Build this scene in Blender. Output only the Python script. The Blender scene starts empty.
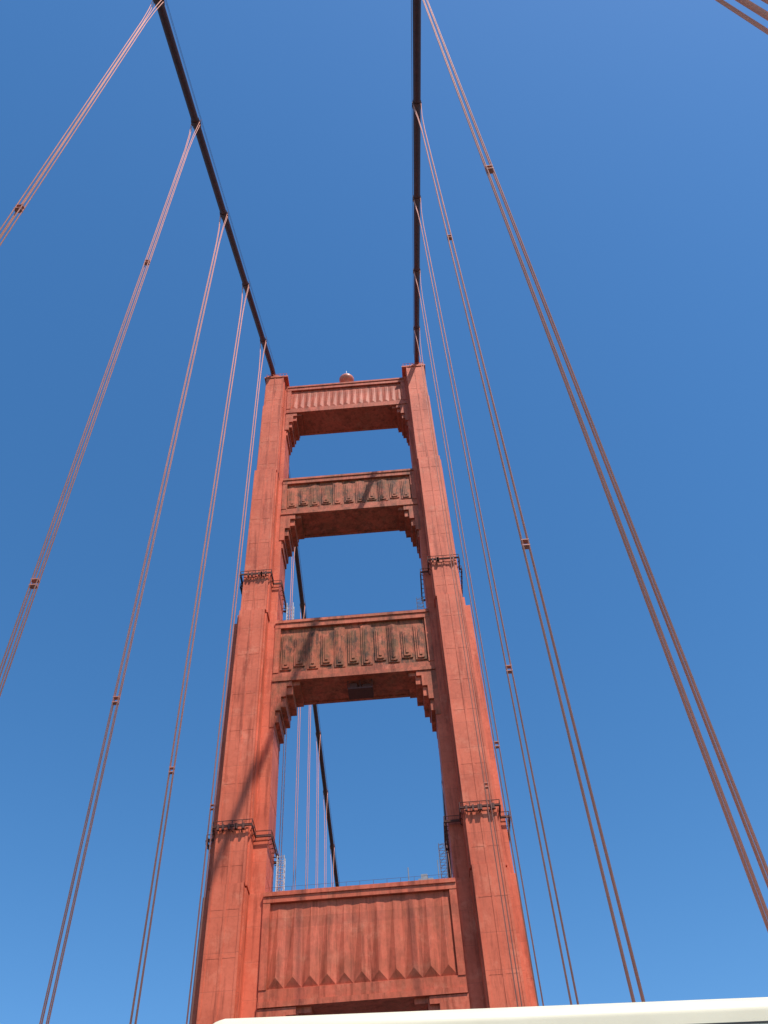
import bpy, bmesh, math, random
from mathutils import Vector, Matrix
from mathutils import noise as mn
random.seed(4)
scene=bpy.context.scene
ZD=2.7      # road surface level
CX,CD,CZ=6.362,94.37,4.3
# ---------------------------------------------------------------- materials
def nt(name):
    m=bpy.data.materials.new(name); m.use_nodes=True
    t=m.node_tree; b=t.nodes['Principled BSDF']; return m,t,b
def N(t,ty,**k):
    n=t.nodes.new(ty)
    for a,v in k.items(): setattr(n,a,v)
    return n
def noise(t,vec,scale,detail=6,rough=.6):
    n=N(t,'ShaderNodeTexNoise'); n.inputs['Scale'].default_value=scale; n.inputs['Detail'].default_value=detail
    n.inputs['Roughness'].default_value=rough; t.links.new(vec,n.inputs['Vector']); return n.outputs['Fac']
def ramp(t,fac,stops):
    r=N(t,'ShaderNodeValToRGB'); e=r.color_ramp.elements
    e[0].position,e[0].color=stops[0][0],(*stops[0][1],1); e[1].position,e[1].color=stops[-1][0],(*stops[-1][1],1)
    for p,c in stops[1:-1]:
        x=e.new(p); x.color=(*c,1)
    t.links.new(fac,r.inputs['Fac']); return r.outputs['Color']
def mix(t,fac,a,b,mode='MIX'):
    n=N(t,'ShaderNodeMix',data_type='RGBA',blend_type=mode)
    if isinstance(fac,(int,float)): n.inputs[0].default_value=fac
    else: t.links.new(fac,n.inputs[0])
    for i,v in ((6,a),(7,b)):
        if isinstance(v,tuple): n.inputs[i].default_value=(*v,1)
        else: t.links.new(v,n.inputs[i])
    return n.outputs[2]
def mapping(t,scale):
    tc=N(t,'ShaderNodeTexCoord'); mp=N(t,'ShaderNodeMapping'); mp.inputs['Scale'].default_value=scale
    t.links.new(tc.outputs['Object'],mp.inputs['Vector']); return mp.outputs['Vector']
def math_(t,op,a,b=None):
    n=N(t,'ShaderNodeMath',operation=op)
    for i,v in ((0,a),(1,b)):
        if v is None: continue
        if isinstance(v,(int,float)): n.inputs[i].default_value=v
        else: t.links.new(v,n.inputs[i])
    return n.outputs[0]
def paint(name,base,dark,stain=0.0,seam=3.6,staincol=(.17,.075,.026)):
    m,t,b=nt(name)
    v1=mapping(t,(1,1,1)); v2=mapping(t,(1,1,.07))
    c=ramp(t,noise(t,v1,.16,5),[(.3,dark),(.5,base),(.72,tuple(min(1,x*1.12+.01) for x in base))])
    streak=ramp(t,noise(t,v2,1.3,7,.7),[(.35,(.48,.38,.33)),(.5,(1,1,1)),(.75,(1.0,1.0,1.0))])
    c=mix(t,.8,c,streak,'MULTIPLY')
    fine=ramp(t,noise(t,v1,2.2,8,.75),[(.3,(.70,.62,.58)),(.52,(1,1,1)),(.8,(1.0,1.0,1.0))])
    c=mix(t,.55,c,fine,'MULTIPLY')
    pf=ramp(t,noise(t,v1,.55,7,.7),[(.54,(0,0,0)),(.7,(1,1,1))])
    c=mix(t,math_(t,'MULTIPLY',pf,.35),c,(.76,.29,.17))
    sp=N(t,'ShaderNodeSeparateXYZ'); t.links.new(v1,sp.inputs[0])
    fr=math_(t,'FRACT',math_(t,'DIVIDE',sp.outputs[2],seam))
    line=math_(t,'LESS_THAN',fr,.022)
    c=mix(t,math_(t,'MULTIPLY',line,.18),c,(.12,.03,.02))
    wn=N(t,'ShaderNodeTexWhiteNoise',noise_dimensions='1D'); t.links.new(math_(t,'FLOOR',math_(t,'DIVIDE',sp.outputs[2],seam)),wn.inputs['W'])
    c=mix(t,math_(t,'MULTIPLY',wn.outputs['Value'],.14),c,(.30,.06,.03))
    if stain:
        sf=ramp(t,noise(t,v1,.42,8,.72),[(.38,(0,0,0)),(.58,(1,1,1))])
        s2=ramp(t,noise(t,v2,1.9,7,.7),[(.36,(.25,.25,.25)),(.55,(1,1,1))])
        f=math_(t,'MULTIPLY',math_(t,'MULTIPLY',sf,s2),stain)
        c=mix(t,f,c,staincol)
        v3=mapping(t,(1,1,.35))
        d3=ramp(t,noise(t,v3,1.0,8,.75),[(.48,(0,0,0)),(.62,(1,1,1))])
        c=mix(t,math_(t,'MULTIPLY',d3,min(1,stain)),c,(.06,.028,.014))
    t.links.new(c,b.inputs['Base Color']); b.inputs['Roughness'].default_value=.6
    b.inputs['Specular IOR Level'].default_value=.22
    bp=N(t,'ShaderNodeBump'); bp.inputs['Strength'].default_value=.35; bp.inputs['Distance'].default_value=.05
    t.links.new(math_(t,'SUBTRACT',noise(t,v1,1.4,6),math_(t,'MULTIPLY',line,.8)),bp.inputs['Height']); t.links.new(bp.outputs['Normal'],b.inputs['Normal'])
    return m
def simple(name,col,rough=.6,var=.15,scale=3,metal=0,spec=.3,bump=0):
    m,t,b=nt(name); v=mapping(t,(1,1,1))
    c=ramp(t,noise(t,v,scale,6),[(.3,tuple(x*(1-var) for x in col)),(.7,tuple(min(1,x*(1+var)) for x in col))])
    t.links.new(c,b.inputs['Base Color']); b.inputs['Roughness'].default_value=rough; b.inputs['Metallic'].default_value=metal
    b.inputs['Specular IOR Level'].default_value=spec
    if bump:
        bp=N(t,'ShaderNodeBump'); bp.inputs['Strength'].default_value=bump; bp.inputs['Distance'].default_value=.05
        t.links.new(noise(t,v,scale*4,6),bp.inputs['Height']); t.links.new(bp.outputs['Normal'],b.inputs['Normal'])
    return m
OR=(.68,.142,.070); ORD=(.55,.105,.050)
M_or=paint('orange_paint',OR,ORD)
M_st=paint('stained_orange_paint',(.60,.145,.068),(.44,.10,.045),stain=.9,seam=50)
M_sf=paint('weathered_frame_paint',(.64,.138,.068),(.50,.10,.048),stain=.5,seam=50)
M_s1=paint('strut_paint',(.65,.132,.068),ORD,stain=.26,seam=50)
M_dark=simple('dark_steel',(.12,.04,.028),.7)
M_cab=simple('shaded_cable_paint',(.12,.034,.027),.6,.25,2)  # same orange, darkened: shade of the cable's underside is put into the colour
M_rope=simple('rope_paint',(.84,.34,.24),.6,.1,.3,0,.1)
M_clamp=simple('clamp_paint',(.14,.05,.036),.6)
M_spr=simple('spreader_paint',(.50,.19,.13),.6)
M_white=simple('galvanised_steel',(.62,.60,.58),.5)
M_grey=simple('grey_steel',(.25,.26,.28),.5)
# ---------------------------------------------------------------- mesh helpers
def finish(bm,name,mat,parent=None,smooth=False):
    me=bpy.data.meshes.new(name); bmesh.ops.recalc_face_normals(bm,faces=bm.faces); bm.to_mesh(me); bm.free()
    me.materials.append(mat)
    if smooth:
        for p in me.polygons: p.use_smooth=True
    o=bpy.data.objects.new(name,me); scene.collection.objects.link(o)
    if parent: o.parent=parent
    return o
def empty(name,loc=(0,0,0)):
    e=bpy.data.objects.new(name,None); scene.collection.objects.link(e); e.location=loc; return e
def box(bm,x0,x1,y0,y1,z0,z1):
    v=[bm.verts.new((x,y,z)) for z in (z0,z1) for y in (y0,y1) for x in (x0,x1)]
    for f in ((0,1,3,2),(4,6,7,5),(0,4,5,1),(2,3,7,6),(0,2,6,4),(1,5,7,3)): bm.faces.new([v[i] for i in f])
def prism(bm,pts,axis,a,b):
    def P(p,h): return {'z':(p[0],p[1],h),'y':(p[0],h,p[1]),'x':(h,p[0],p[1])}[axis]
    A=[bm.verts.new(P(p,a)) for p in pts]; B=[bm.verts.new(P(p,b)) for p in pts]
    bm.faces.new(A); bm.faces.new(B[::-1])
    for i in range(len(pts)):
        j=(i+1)%len(pts); bm.faces.new((A[i],A[j],B[j],B[i]))
def tube(bm,pts,r,n=8,caps=True):
    pts=[Vector(p) for p in pts]; rings=[]
    for i,p in enumerate(pts):
        d=(pts[min(i+1,len(pts)-1)]-pts[max(i-1,0)]).normalized()
        a=Vector((0,1,0)) if abs(d.z)>.97 else d.cross(Vector((0,0,1)))
        a=(a-d*a.dot(d)).normalized(); c=d.cross(a)
        rings.append([bm.verts.new(p+(a*math.cos(2*math.pi*k/n)+c*math.sin(2*math.pi*k/n))*r) for k in range(n)])
    for A,B in zip(rings,rings[1:]):
        for k in range(n): bm.faces.new((A[k],A[(k+1)%n],B[(k+1)%n],B[k]))
    if caps: bm.faces.new(rings[0]); bm.faces.new(rings[-1][::-1])
# ---------------------------------------------------------------- cables
H0,SL,KC,SP,S0=159.9,.6225,.000349,15.24,14.01
def cabz(y):
    s=abs(y)
    return H0-SL*s+KC*s*s if y<0 else H0-1-.375*s+.0003*s*s
for sx in (-1,1):
    bm=bmesh.new()
    X=13.7*sx
    ys=[-215+i*5 for i in range(43)]+[-1.5,0,1.5]+[5+i*5 for i in range(72)]
    pts=[(X,y,cabz(y) if abs(y)>4 else H0-SL*4+.25*(1-(y/4)**2)+0.2) for y in ys]
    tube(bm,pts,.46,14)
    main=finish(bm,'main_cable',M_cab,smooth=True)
    bm=bmesh.new(); bh=bmesh.new()
    for side in (-1,1):
        for i in range(0,21 if side==1 else 13):
            y=side*(S0+SP*i); d=.5
            tube(bm,[(X,y-d,cabz(y-d)),(X,y+d,cabz(y+d))],.53,12)
            z=cabz(y)
            box(bm,X-.58,X+.58,y-.28,y+.28,z-.12,z+.1)
            for o in (-.5,.5):
                tube(bh,[(X+o,y,z+.2),(X+o*1.05,y,z+1.4)],.03,5)
        a=[y for y in ys if y*side>=5]
        for o in (-.52,.52):
            for h in (1.35,.8):
                tube(bh,[(X+o,y,cabz(y)+h) for y in a],.017,5)
    finish(bm,'cable_bands',M_clamp,main); finish(bh,'hand_ropes',M_clamp,main)
clampz={0:[57],1:[50.8],2:[46],3:[42,83.6],4:[57.6],5:[52]}
for sx in (-1,1):
    X=13.7*sx
    for side in (-1,1):
        for i in range(0,20 if side==1 else 11):
            y=side*(S0+SP*i); z=cabz(y)
            bm=bmesh.new(); ox,oy=.17,.12
            cl=clampz.get(i) if side==-1 else [40+z*.12]
            if cl is None: cl=[35+random.random()*10]
            for a in (-1,1):
                for b in (-1,1):
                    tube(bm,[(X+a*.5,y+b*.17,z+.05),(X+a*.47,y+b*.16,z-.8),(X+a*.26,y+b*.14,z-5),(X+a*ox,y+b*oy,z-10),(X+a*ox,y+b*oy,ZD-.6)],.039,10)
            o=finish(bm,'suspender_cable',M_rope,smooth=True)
            bm=bmesh.new()
            for c in cl:
                if c<z-6:
                    for dz in (0,.45):
                        box(bm,X-.215,X+.215,y-.165,y+.165,c+dz-.03,c+dz+.03)
            box(bm,X-.3,X+.3,y-.25,y+.25,ZD-.7,ZD-.2)
            finish(bm,'spreader_clamps',M_spr,o)
# ---------------------------------------------------------------- tower
tower=empty('suspension_bridge_tower')
levels=[ # z0,z1,core(xin,xout,halfdepth) mid pilaster
 (-66,54.0,(9.95,16.5,2.6),(11.6,15.6,4.45),(11.8,15.25,5.0)),
 (54.0,93.5,(10.0,16.3,2.42),(11.55,15.5,4.35),(11.75,15.2,4.9)),
 (93.5,125.4,(10.45,15.45,2.40),(11.4,15.25,4.2),(11.6,15.1,4.7)),
 (125.4,145,(10.75,15.1,2.38),(11.35,15.0,3.95),(11.5,14.85,4.4)),
 (145,154.6,(10.9,15.0,2.36),(11.35,14.88,3.8),(11.5,14.75,4.2))]
for sx in (-1,1):
    bm=bmesh.new()
    for k,(z0,z1,c,m,p) in enumerate(levels):
        def bx(b_,x0,x1,h,za,zb): 
            a,b=sorted((sx*x0,sx*x1)); box(b_,a,b,-h,h,za,zb)
        bx(bm,c[0],c[1],c[2],z0,z1)
        bx(bm,m[0],m[1],m[2],z0,z1-.3)
        bx(bm,p[0],p[1],p[2],z0,z1)
        w=(p[1]-p[0])
        for f0,f1 in ((0,.08),(.46,.54),(.92,1.0)):
            xa,xb=p[0]+w*f0+(.004 if f0==0 else 0),p[0]+w*f1-(.004 if f1==1 else 0)
            bx(bm,xa,xb,p[2]+.05,z0+.01,z1-.01)
        z=z0+ (2 if z0>0 else 68)
        while z<z1-2:
            hh=.12+.1*random.random()
            bx(bm,p[0]+.03,p[1]-.03,p[2]+.018,z,z+hh)
            bx(bm,c[0]-.02,c[1]+.02,c[2]-.05,z,z+hh)
            z+=4.6+3.2*random.random()
    a,b=sorted((sx*10.7,sx*15.1)); box(bm,a,b,-4.35,4.35,154.6,155.0)
    a,b=sorted((sx*12.6,sx*14.8)); box(bm,a,b,-3.6,3.6,155.0,156.6)
    prism(bm,[(-3.4,156.6),(3.4,156.6),(1.6,158.2),(-1.6,158.2)],'x',a+.15,b-.15)
    for q in range(7):
        x=sx*(11.0+q*.62); tube(bm,[(x,-4.2,155.0),(x,-4.2,155.9)],.04,5)
    tube(bm,[(sx*10.9,-4.2,155.9),(sx*14.9,-4.2,155.9)],.04,5)
    finish(bm,'leg',M_or,tower)
    bm=bmesh.new()
    for zr,k in ((60.4,1),(100.3,2)):
        c,m,p=levels[k][2:]
        o=.45
        pl=[(c[0]-o,-c[2]-o),(p[0]-o,-c[2]-o-.02),(p[0]-o,-p[2]-o),(p[1]+o,-p[2]-o),(p[1]+o+.02,-c[2]-o),(c[1]+o,-c[2]-o-.02)]
        outl=pl+[(x,-y) for x,y in pl[::-1]]
        for dz,r in ((0,.11),(.18,.05),(.7,.045)):
            P=[(sx*x,y,zr+dz) for x,y in outl]
            for q in range(len(P)): tube(bm,[P[q],P[(q+1)%len(P)]],r,5)
        for q in range(len(outl)):
            (x0,y0),(x1,y1)=outl[q],outl[(q+1)%len(outl)]
            L=math.hypot(x1-x0,y1-y0); n=max(1,int(L/.9))
            for j in range(n):
                x=x0+(x1-x0)*j/n; y=y0+(y1-y0)*j/n
                tube(bm,[(sx*x,y,zr-.45),(sx*x,y,zr+.7)],.05,5)
                tube(bm,[(sx*x,y,zr-.4),(sx*(x*.9+.1*(p[0]+p[1])/2),y*.9,zr-.4)],.05,5)
        for q in range(6):
            x=random.uniform(p[0],p[1]); box(bm,*sorted((sx*x,sx*(x+.22))),-p[2]-.62,-p[2]-.3,zr-.4,zr+.25)
    finish(bm,'inspection_walkway',M_dark,tower)
def strut(name,zb,zt,xin,bh,bw,n,mat,npl,amp,style,d=2.2,pz=None,fr=None):
    e=empty(name); e.parent=tower; fr=fr or M_or
    bm=bmesh.new()
    right=[(xin,zb-bh)]
    for k in range(n):
        x=xin-bw*((k+1)/n)**1.25
        h0=bh*(1-(k/n))**1.6; h1=bh*(1-((k+1)/n))**1.6
        right+=[(x,zb-h0),(x,zb-h1)]
    pts=[(-xin,zt),(xin,zt)]+right+[(-x,z) for x,z in right[::-1]]
    out=[]
    for p in pts:
        if not out or (abs(out[-1][0]-p[0])+abs(out[-1][1]-p[1]))>1e-4: out.append(p)
    prism(bm,out,'y',-d,d)
    finish(bm,'body',fr,e)
    bm=bmesh.new()
    for q in (-1,1):
        pp=[(q*xin,zb-.15),(q*xin,zb-bh*.8)]
        for k in range(n-1):
            x=xin-(bw*.72)*((k+1)/(n-1)); 
            h0=bh*.8*(1-(k/(n-1)))**1.5; h1=bh*.8*(1-((k+1)/(n-1)))**1.5
            pp+=[(q*x,zb-max(h0,.2)),(q*x,zb-max(h1,.15))]
        prism(bm,[p for i,p in enumerate(pp) if i==0 or abs(p[0]-pp[i-1][0])+abs(p[1]-pp[i-1][1])>1e-4],'y',-d-.3,d+.3)
    finish(bm,'stepped_bracket',fr,e)
    bm=bmesh.new()
    f=.38; pb,pt=(zb+1.4,zt-1.1) if pz is None else pz
    for s in (-1,1):
        box(bm,-xin+.05,xin-.05,*sorted((s*(d-.05),s*(d+f))),pt,zt+.1)
        box(bm,-xin+.05,xin-.05,*sorted((s*(d-.05),s*(d+f-.12))),zb+.02,pb)
        box(bm,-xin+.06,xin-.06,*sorted((s*(d-.05),s*(d+f+.06))),zb-.1,zb+.45)
        for q in (-1,1):
            box(bm,*sorted((q*(xin-.06),q*(xin-.8))),*sorted((s*(d-.05),s*(d+f-.04))),pb-.02,pt+.02)
        box(bm,-xin+.07,xin-.07,*sorted((s*(d-.05),s*(d+f+.14))),zt-.25,zt+.2)
    finish(bm,'frame',fr,e)
    bm=bmesh.new()
    W=2*(xin-.8); 
    for s in (-1,1):
        yf=s*(d+.003)
        box(bm,-W/2,W/2,*sorted((s*(d-.05),yf)),pb,pt)
        for k in range(npl):
            x0=-W/2+W*k/npl; x1=-W/2+W*(k+1)/npl; g=(x1-x0)*(.01 if style=='pleat' else .10)
            x0+=g; x1-=g; xm=(x0+x1)/2
            if style=='pleat':
                zb2=pb+.15; zt2=pt-.03; h=(x1-x0)*.55; ta=amp*.12
                zc=zb2+h
                A=[bm.verts.new(v) for v in ((x0,yf,zb2),(x1,yf,zb2),(xm,yf+s*amp,zc),(x0,yf,zt2),(x1,yf,zt2),(xm,yf+s*ta,zt2))]
                bm.faces.new((A[0],A[2],A[5],A[3])); bm.faces.new((A[2],A[1],A[4],A[5])); bm.faces.new((A[3],A[5],A[4]))
                bm.faces.new((A[0],A[1],A[2]))
            else:
                c=abs(k-(npl-1)/2)/((npl-1)/2)
                hh=(pt-pb); zl=pb+.15+hh*.04*c; zh=pt-.12-hh*.10*c
                if k%2: zl+=hh*.07; zh-=hh*.09
                for w,a,t in ((1,.4,0),(.62,.75,.3),(.26,1.0,.75)):
                    xa=xm-(x1-x0)/2*w; xb=xm+(x1-x0)/2*w; tip=(xb-xa)*.22
                    prism(bm,[(xa,zl+t+tip*.3),(xm,zl+t),(xb,zl+t+tip*.3),(xb,zh-t-tip),(xm,zh-t),(xa,zh-t-tip)],'y',s*(d-.01),s*(d+amp*a))
    finish(bm,'relief_panel',mat,e)
    bm=bmesh.new()
    for s in (-1,1):
        for h in (.6,1.15): tube(bm,[(-xin,s*(d-.4),zt+h),(xin,s*(d-.4),zt+h)],.014,5)
        for k in range(15):
            x=-xin+2*xin*k/14; tube(bm,[(x,s*(d-.4),zt),(x,s*(d-.4),zt+1.15)],.02,5)
    finish(bm,'railing',M_dark,e)
    return e
strut('top_strut',144.9,153.4,11.0,6.5,2.8,4,M_s1,17,.14,'pleat',fr=M_s1)
strut('upper_strut',116.2,125.0,10.8,7.5,3.2,4,M_st,11,.34,'fin',fr=M_sf)
strut('middle_strut',82.6,92.9,10.6,9.0,3.6,5,M_st,11,.38,'fin',fr=M_sf)
strut('portal_strut',42.4,53.6,10.1,8.5,5.2,5,M_s1,11,.34,'pleat',d=2.53,pz=(44.0,52.7),fr=M_s1)
# maintenance trolley hanging under the middle strut
bm=bmesh.new()
box(bm,-.9,2.3,-1.5,.6,81.2,81.45); box(bm,-.7,.3,-1.3,.3,81.45,82.3); box(bm,1.0,2.0,-1.2,.2,81.45,82.1)
for x in (-.85,.7,2.25):
    for y in (-1.45,.55): tube(bm,[(x,y,81.3),(x,y,82.61)],.06,5)
finish(bm,'maintenance_trolley',M_dark,tower)
def cage(x,y,z,h,w=.9):
    bm=bmesh.new()
    for a in (-1,1):
        for b in (-1,1): tube(bm,[(x+a*w/2,y+b*w/2,z),(x+a*w/2,y+b*w/2,z+h)],.05,5)
    zz=z
    while zz<z+h:
        c=[(x-w/2,y-w/2,zz),(x+w/2,y-w/2,zz),(x+w/2,y+w/2,zz),(x-w/2,y+w/2,zz)]
        for q in range(4): tube(bm,[c[q],c[(q+1)%4]],.035,4)
        tube(bm,[(x-w/2,y-w/2,zz),(x+w/2,y-w/2,min(z+h,zz+.7))],.03,4)
        zz+=.7
    return finish(bm,'ladder_cage',M_white,tower)
cage(-9.2,1.2,92.9,7); cage(9.6,1.2,92.9,6); cage(-9.0,1.2,53.6,6.5,.8); cage(9.1,1.2,53.6,6.5,.7)
bm=bmesh.new()
box(bm,6.2,7.8,-1.9,-.9,53.65,54.6); box(bm,6.5,7.2,-1.7,-1.1,54.6,55.2)
tube(bm,[(5.2,-2,53.6),(5.2,-2,55.9)],.06,5); tube(bm,[(8.4,-2,53.6),(8.4,-2,56.5)],.05,5)
finish(bm,'equipment_box',M_grey,tower)
# beacon
bc=empty('aircraft_beacon'); bc.location=(0.1,-1.5,153.5)
bm=bmesh.new()
prof=[(.9,0),(.9,.35),(.45,.5),(.45,1.5),(.95,1.8),(1.35,2.3),(1.42,2.8),(1.35,2.95)]
def lathe(bm,prof,n=24,o=(0,0,0)):
    R=[[bm.verts.new((o[0]+r*math.cos(2*math.pi*k/n),o[1]+r*math.sin(2*math.pi*k/n),o[2]+z)) for k in range(n)] for r,z in prof]
    for A,B in zip(R,R[1:]):
        for k in range(n): bm.faces.new((A[k],A[(k+1)%n],B[(k+1)%n],B[k]))
    bm.faces.new(R[0]); bm.faces.new(R[-1][::-1])
lathe(bm,prof); finish(bm,'bowl',simple('beacon_orange',(.65,.2,.12),.4),bc,True)
bm=bmesh.new(); lathe(bm,[(1.2,2.95),(1.15,3.3),(.9,3.7),(.5,3.95),(.1,4.0)]); finish(bm,'lens',simple('beacon_lens',(.75,.6,.5),.2,.05,3,0,.6),bc,True)
bm=bmesh.new(); tube(bm,[(0,0,3.9),(0,0,6)],.06,6); finish(bm,'lightning_rod',M_white,bc)
# ---------------------------------------------------------------- deck
deck=empty('bridge_deck')
M_asph=simple('asphalt',(.055,.055,.057),.9,.25,4,bump=.4)
M_conc=simple('concrete',(.33,.31,.29),.9,.2,2,bump=.3)
M_line=simple('road_paint',(.75,.74,.70),.7,.1,5); M_yel=simple('yellow_road_paint',(.7,.45,.06),.7,.1,5)
Y0,Y1=-230,330
bm=bmesh.new(); box(bm,-9.45,9.45,Y0,Y1,ZD-.5,ZD); finish(bm,'road',M_asph,deck)
for s in (-1,1):
    bm=bmesh.new(); box(bm,*sorted((s*9.45,s*13.1)),Y0,Y1,ZD-.5,ZD+.14); finish(bm,'sidewalk',M_conc,deck)
    bm=bmesh.new()
    for h,r in ((1.3,.06),(.25,.04)): tube(bm,[(s*13,Y0,ZD+h),(s*13,Y1,ZD+h)],r,6)
    y=Y0
    while y<Y1:
        box(bm,s*13-.02,s*13+.02,y-.02,y+.02,ZD+.14,ZD+1.3); y+=.3
    finish(bm,'pedestrian_railing',M_or,deck)
    bm=bmesh.new(); 
    for h in (.5,.85): box(bm,*sorted((s*9.55,s*9.63)),Y0,Y1,ZD+h,ZD+h+.2)
    y=Y0
    while y<Y1: box(bm,*sorted((s*9.63,s*9.78)),y-.08,y+.08,ZD+.14,ZD+1.05); y+=3.8
    finish(bm,'guard_rail',M_or,deck)
    bm=bmesh.new()
    box(bm,s*13.7-.4,s*13.7+.4,Y0,Y1,ZD-1.4,ZD-.7); box(bm,s*13.7-.4,s*13.7+.4,Y0,Y1,ZD-9,ZD-8.3)
    y=Y0; k=0
    while y<Y1-7:
        tube(bm,[(s*13.7,y,ZD-1.2),(s*13.7,y+7.6,ZD-8.6)] if k%2 else [(s*13.7,y,ZD-8.6),(s*13.7,y+7.6,ZD-1.2)],.28,6)
        tube(bm,[(s*13.7,y,ZD-8.6),(s*13.7,y,ZD-1.2)],.2,6); y+=7.62; k+=1
    finish(bm,'stiffening_truss',M_or,deck)
bm=bmesh.new(); y=Y0
while y<Y1: box(bm,-13.6,13.6,y-.3,y+.3,ZD-2.2,ZD-.55); y+=7.62
finish(bm,'floor_beams',M_or,deck)
bm=bmesh.new()
for x in (-6.1,-3.05,3.05,6.1):
    y=Y0
    while y<Y1: box(bm,x-.06,x+.06,y,y+3,ZD+.002,ZD+.006); y+=9
finish(bm,'lane_markings',M_line,deck)
bm=bmesh.new(); box(bm,-.22,-.1,Y0,Y1,ZD+.002,ZD+.006); box(bm,.1,.22,Y0,Y1,ZD+.002,ZD+.006); finish(bm,'centre_line',M_yel,deck)
# ---------------------------------------------------------------- water & hills
m,t,b=nt('sea_water'); b.inputs['Base Color'].default_value=(.02,.06,.07,1); b.inputs['Roughness'].default_value=.15
bp=N(t,'ShaderNodeBump'); bp.inputs['Strength'].default_value=.5; bp.inputs['Distance'].default_value=.6
t.links.new(noise(t,mapping(t,(1,1,1)),.12,6),bp.inputs['Height']); t.links.new(bp.outputs['Normal'],b.inputs['Normal'])
bm=bmesh.new(); vs=[bm.verts.new(p) for p in ((-9000,-9000,-64),(9000,-9000,-64),(9000,9000,-64),(-9000,9000,-64))]; bm.faces.new(vs); finish(bm,'water',m)
bm=bmesh.new(); g=[]
for i in range(81):
    row=[]
    for j in range(31):
        x=-4000+100*i; y=1700+90*j; f=min(1,j/10)*min(1,(30-j)/8)
        z=-70+f*(190+260*mn.noise(Vector((x*.0011,y*.0013,2)))+70*mn.noise(Vector((x*.005,y*.005,5))))
        row.append(bm.verts.new((x,y,max(z,-72))))
    g.append(row)
for i in range(80):
    for j in range(30): bm.faces.new((g[i][j],g[i+1][j],g[i+1][j+1],g[i][j+1]))
finish(bm,'hills',simple('hill_scrub',(.11,.10,.05),.95,.5,.02),smooth=True)
bm=bmesh.new(); box(bm,-24,24,-16,16,-66,-52); finish(bm,'tower_pier',M_conc)
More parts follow.
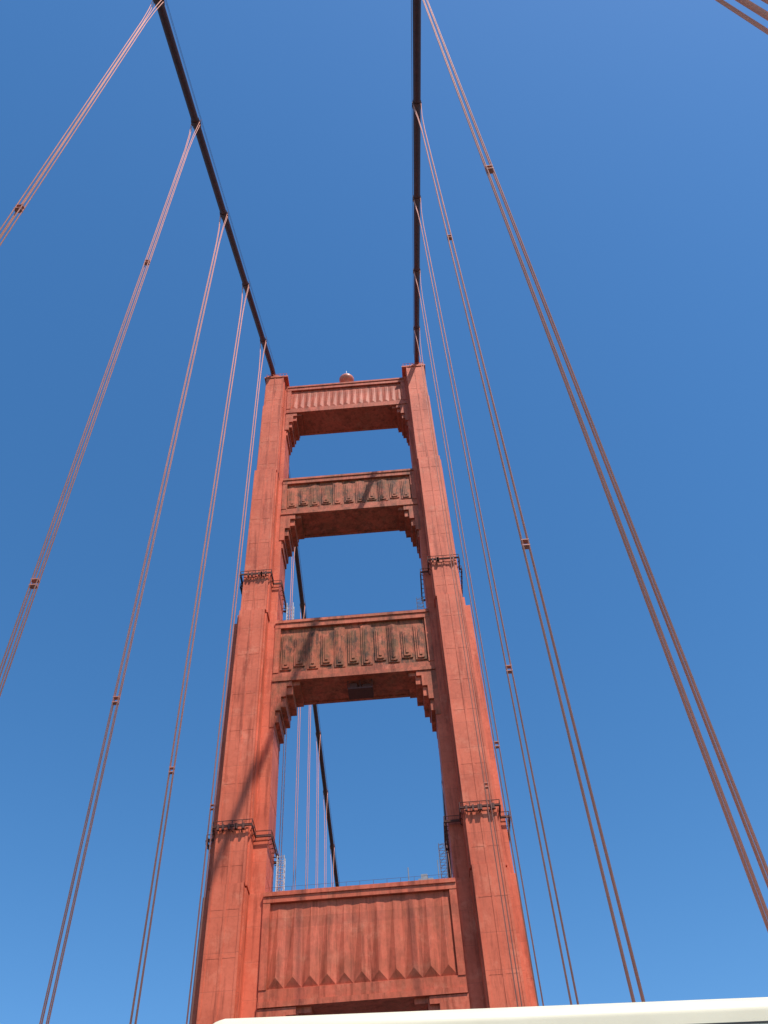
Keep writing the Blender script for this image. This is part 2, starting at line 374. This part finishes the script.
# ---------------------------------------------------------------- coach ahead
def coach():
    e=empty('coach_bus',(0,0,0))
    W,Hh,Lg=2.6,2.96,11.5; T=.38+Hh
    M_b=simple('cream_coach_paint',(.76,.68,.49),.4,.08,1.5,0,.4); M_g,t,b=nt('tinted_glass'); b.inputs['Base Color'].default_value=(.01,.012,.014,1); b.inputs['Roughness'].default_value=.05
    M_r=simple('tail_lamp_red',(.5,.02,.02),.25); M_t=simple('tyre_rubber',(.02,.02,.02),.85); M_k=simple('black_trim',(.02,.02,.02),.5)
    bm=bmesh.new(); box(bm,-W/2,W/2,0,Lg,.38,T)
    ed=[x for x in bm.edges if (x.verts[0].co.z>3 and x.verts[1].co.z>3) or abs(x.verts[0].co.z-x.verts[1].co.z)>1]
    bmesh.ops.bevel(bm,geom=ed,offset=.085,segments=6,affect='EDGES',profile=.5)
    bo=finish(bm,'body',M_b,e,True)
    wn=bo.modifiers.new('wn','WEIGHTED_NORMAL'); wn.keep_sharp=False; wn.weight=100
    def part(n,mat,*bs):
        q=bmesh.new()
        for x in bs: box(q,*x)
        o=finish(q,n,mat,e); return o
    part('rear_window',M_g,(-.95,.95,-.012,.02,1.95,2.8))
    part('side_windows',M_g,*[(s*W/2-.012,s*W/2+.012,.5+1.7*k,2.1+1.7*k,1.75,2.75) for s in (-1,1) for k in range(6)])
    part('tail_lamps',M_r,*[(s*1.0-.11,s*1.0+.11,-.03,.02,1.0,1.55) for s in (-1,1)])
    part('bumper',M_k,(-1.2,1.2,-.08,.1,.42,.68))
    part('number_plate',M_line,(-.26,.26,-.1,-.08,.5,.63))
    part('engine_grille',M_k,*[(-.7,.7,-.02,.02,.95+.12*k,1.01+.12*k) for k in range(7)])
    part('roof_hatch',M_b,(-.4,.4,3,3.8,T-.01,T+.08),(-.4,.4,8,8.8,T-.01,T+.08))
    part('roof_edge_seam',M_k,(-1.17,1.17,-.003,.004,T-.135,T-.128))
    part('windscreen',M_g,(-1.05,1.05,Lg-.02,Lg+.012,1.4,2.9))
    q=bmesh.new()
    for s in (-1,1):
        for y in (2.6,3.7,9.3): tube(q,[(s*1.32,y,.5),(s*.95,y,.5)],.5,24)
    finish(q,'wheels',M_t,e)
    q=bmesh.new()
    for s in (-1,1):
        for y in (2.6,3.7,9.3): tube(q,[(s*1.335,y,.5),(s*1.2,y,.5)],.27,16)
    finish(q,'hubs',M_grey,e)
    return e
bus=coach(); bus.location=(CX+.315,-CD+4.3,ZD); bus.rotation_euler=(0,0,math.radians(5))
# ---------------------------------------------------------------- light
Sv=Vector((.75,-1,2.03)).normalized()
el=math.asin(Sv.z); az=math.atan2(Sv.x,Sv.y)
w=bpy.data.worlds.new('World'); scene.world=w; w.use_nodes=True; t=w.node_tree
bg=t.nodes['Background']; sk=t.nodes.new('ShaderNodeTexSky'); sk.sky_type='NISHITA'; sk.sun_disc=False
sk.sun_elevation=el; sk.sun_rotation=az; sk.air_density=1.0; sk.dust_density=0.45; sk.ozone_density=2.3; sk.altitude=50
hs=t.nodes.new('ShaderNodeHueSaturation'); hs.inputs['Saturation'].default_value=1.28; hs.inputs['Hue'].default_value=.498
t.links.new(sk.outputs[0],hs.inputs['Color']); t.links.new(hs.outputs[0],bg.inputs[0]); bg.inputs[1].default_value=.15
hs.inputs['Value'].default_value=1.25
sd=bpy.data.lights.new('sun','SUN'); sd.energy=5; sd.angle=math.radians(.5); sd.color=(1,.94,.86)
so=bpy.data.objects.new('sun',sd); scene.collection.objects.link(so); so.rotation_euler=Sv.to_track_quat('Z','Y').to_euler()
# ---------------------------------------------------------------- camera
p,yw,r=.8775,-.01044,-.07262
fw=Vector((math.sin(yw)*math.cos(p),math.cos(yw)*math.cos(p),math.sin(p))); rt=Vector((math.cos(yw),-math.sin(yw),0)); up=rt.cross(fw)
rt2=math.cos(r)*rt+math.sin(r)*up; up2=-math.sin(r)*rt+math.cos(r)*up
cd=bpy.data.cameras.new('camera'); co=bpy.data.objects.new('camera',cd); scene.collection.objects.link(co)
mt=Matrix((rt2,up2,-fw)).transposed().to_4x4(); mt.translation=Vector((CX,-CD,CZ)); co.matrix_world=mt
cd.sensor_fit='VERTICAL'; cd.sensor_height=24; cd.lens=924/1024*24; cd.clip_end=30000; cd.clip_start=.05
scene.camera=co
scene.view_settings.view_transform='Standard'; scene.view_settings.look='None'; scene.view_settings.exposure=0
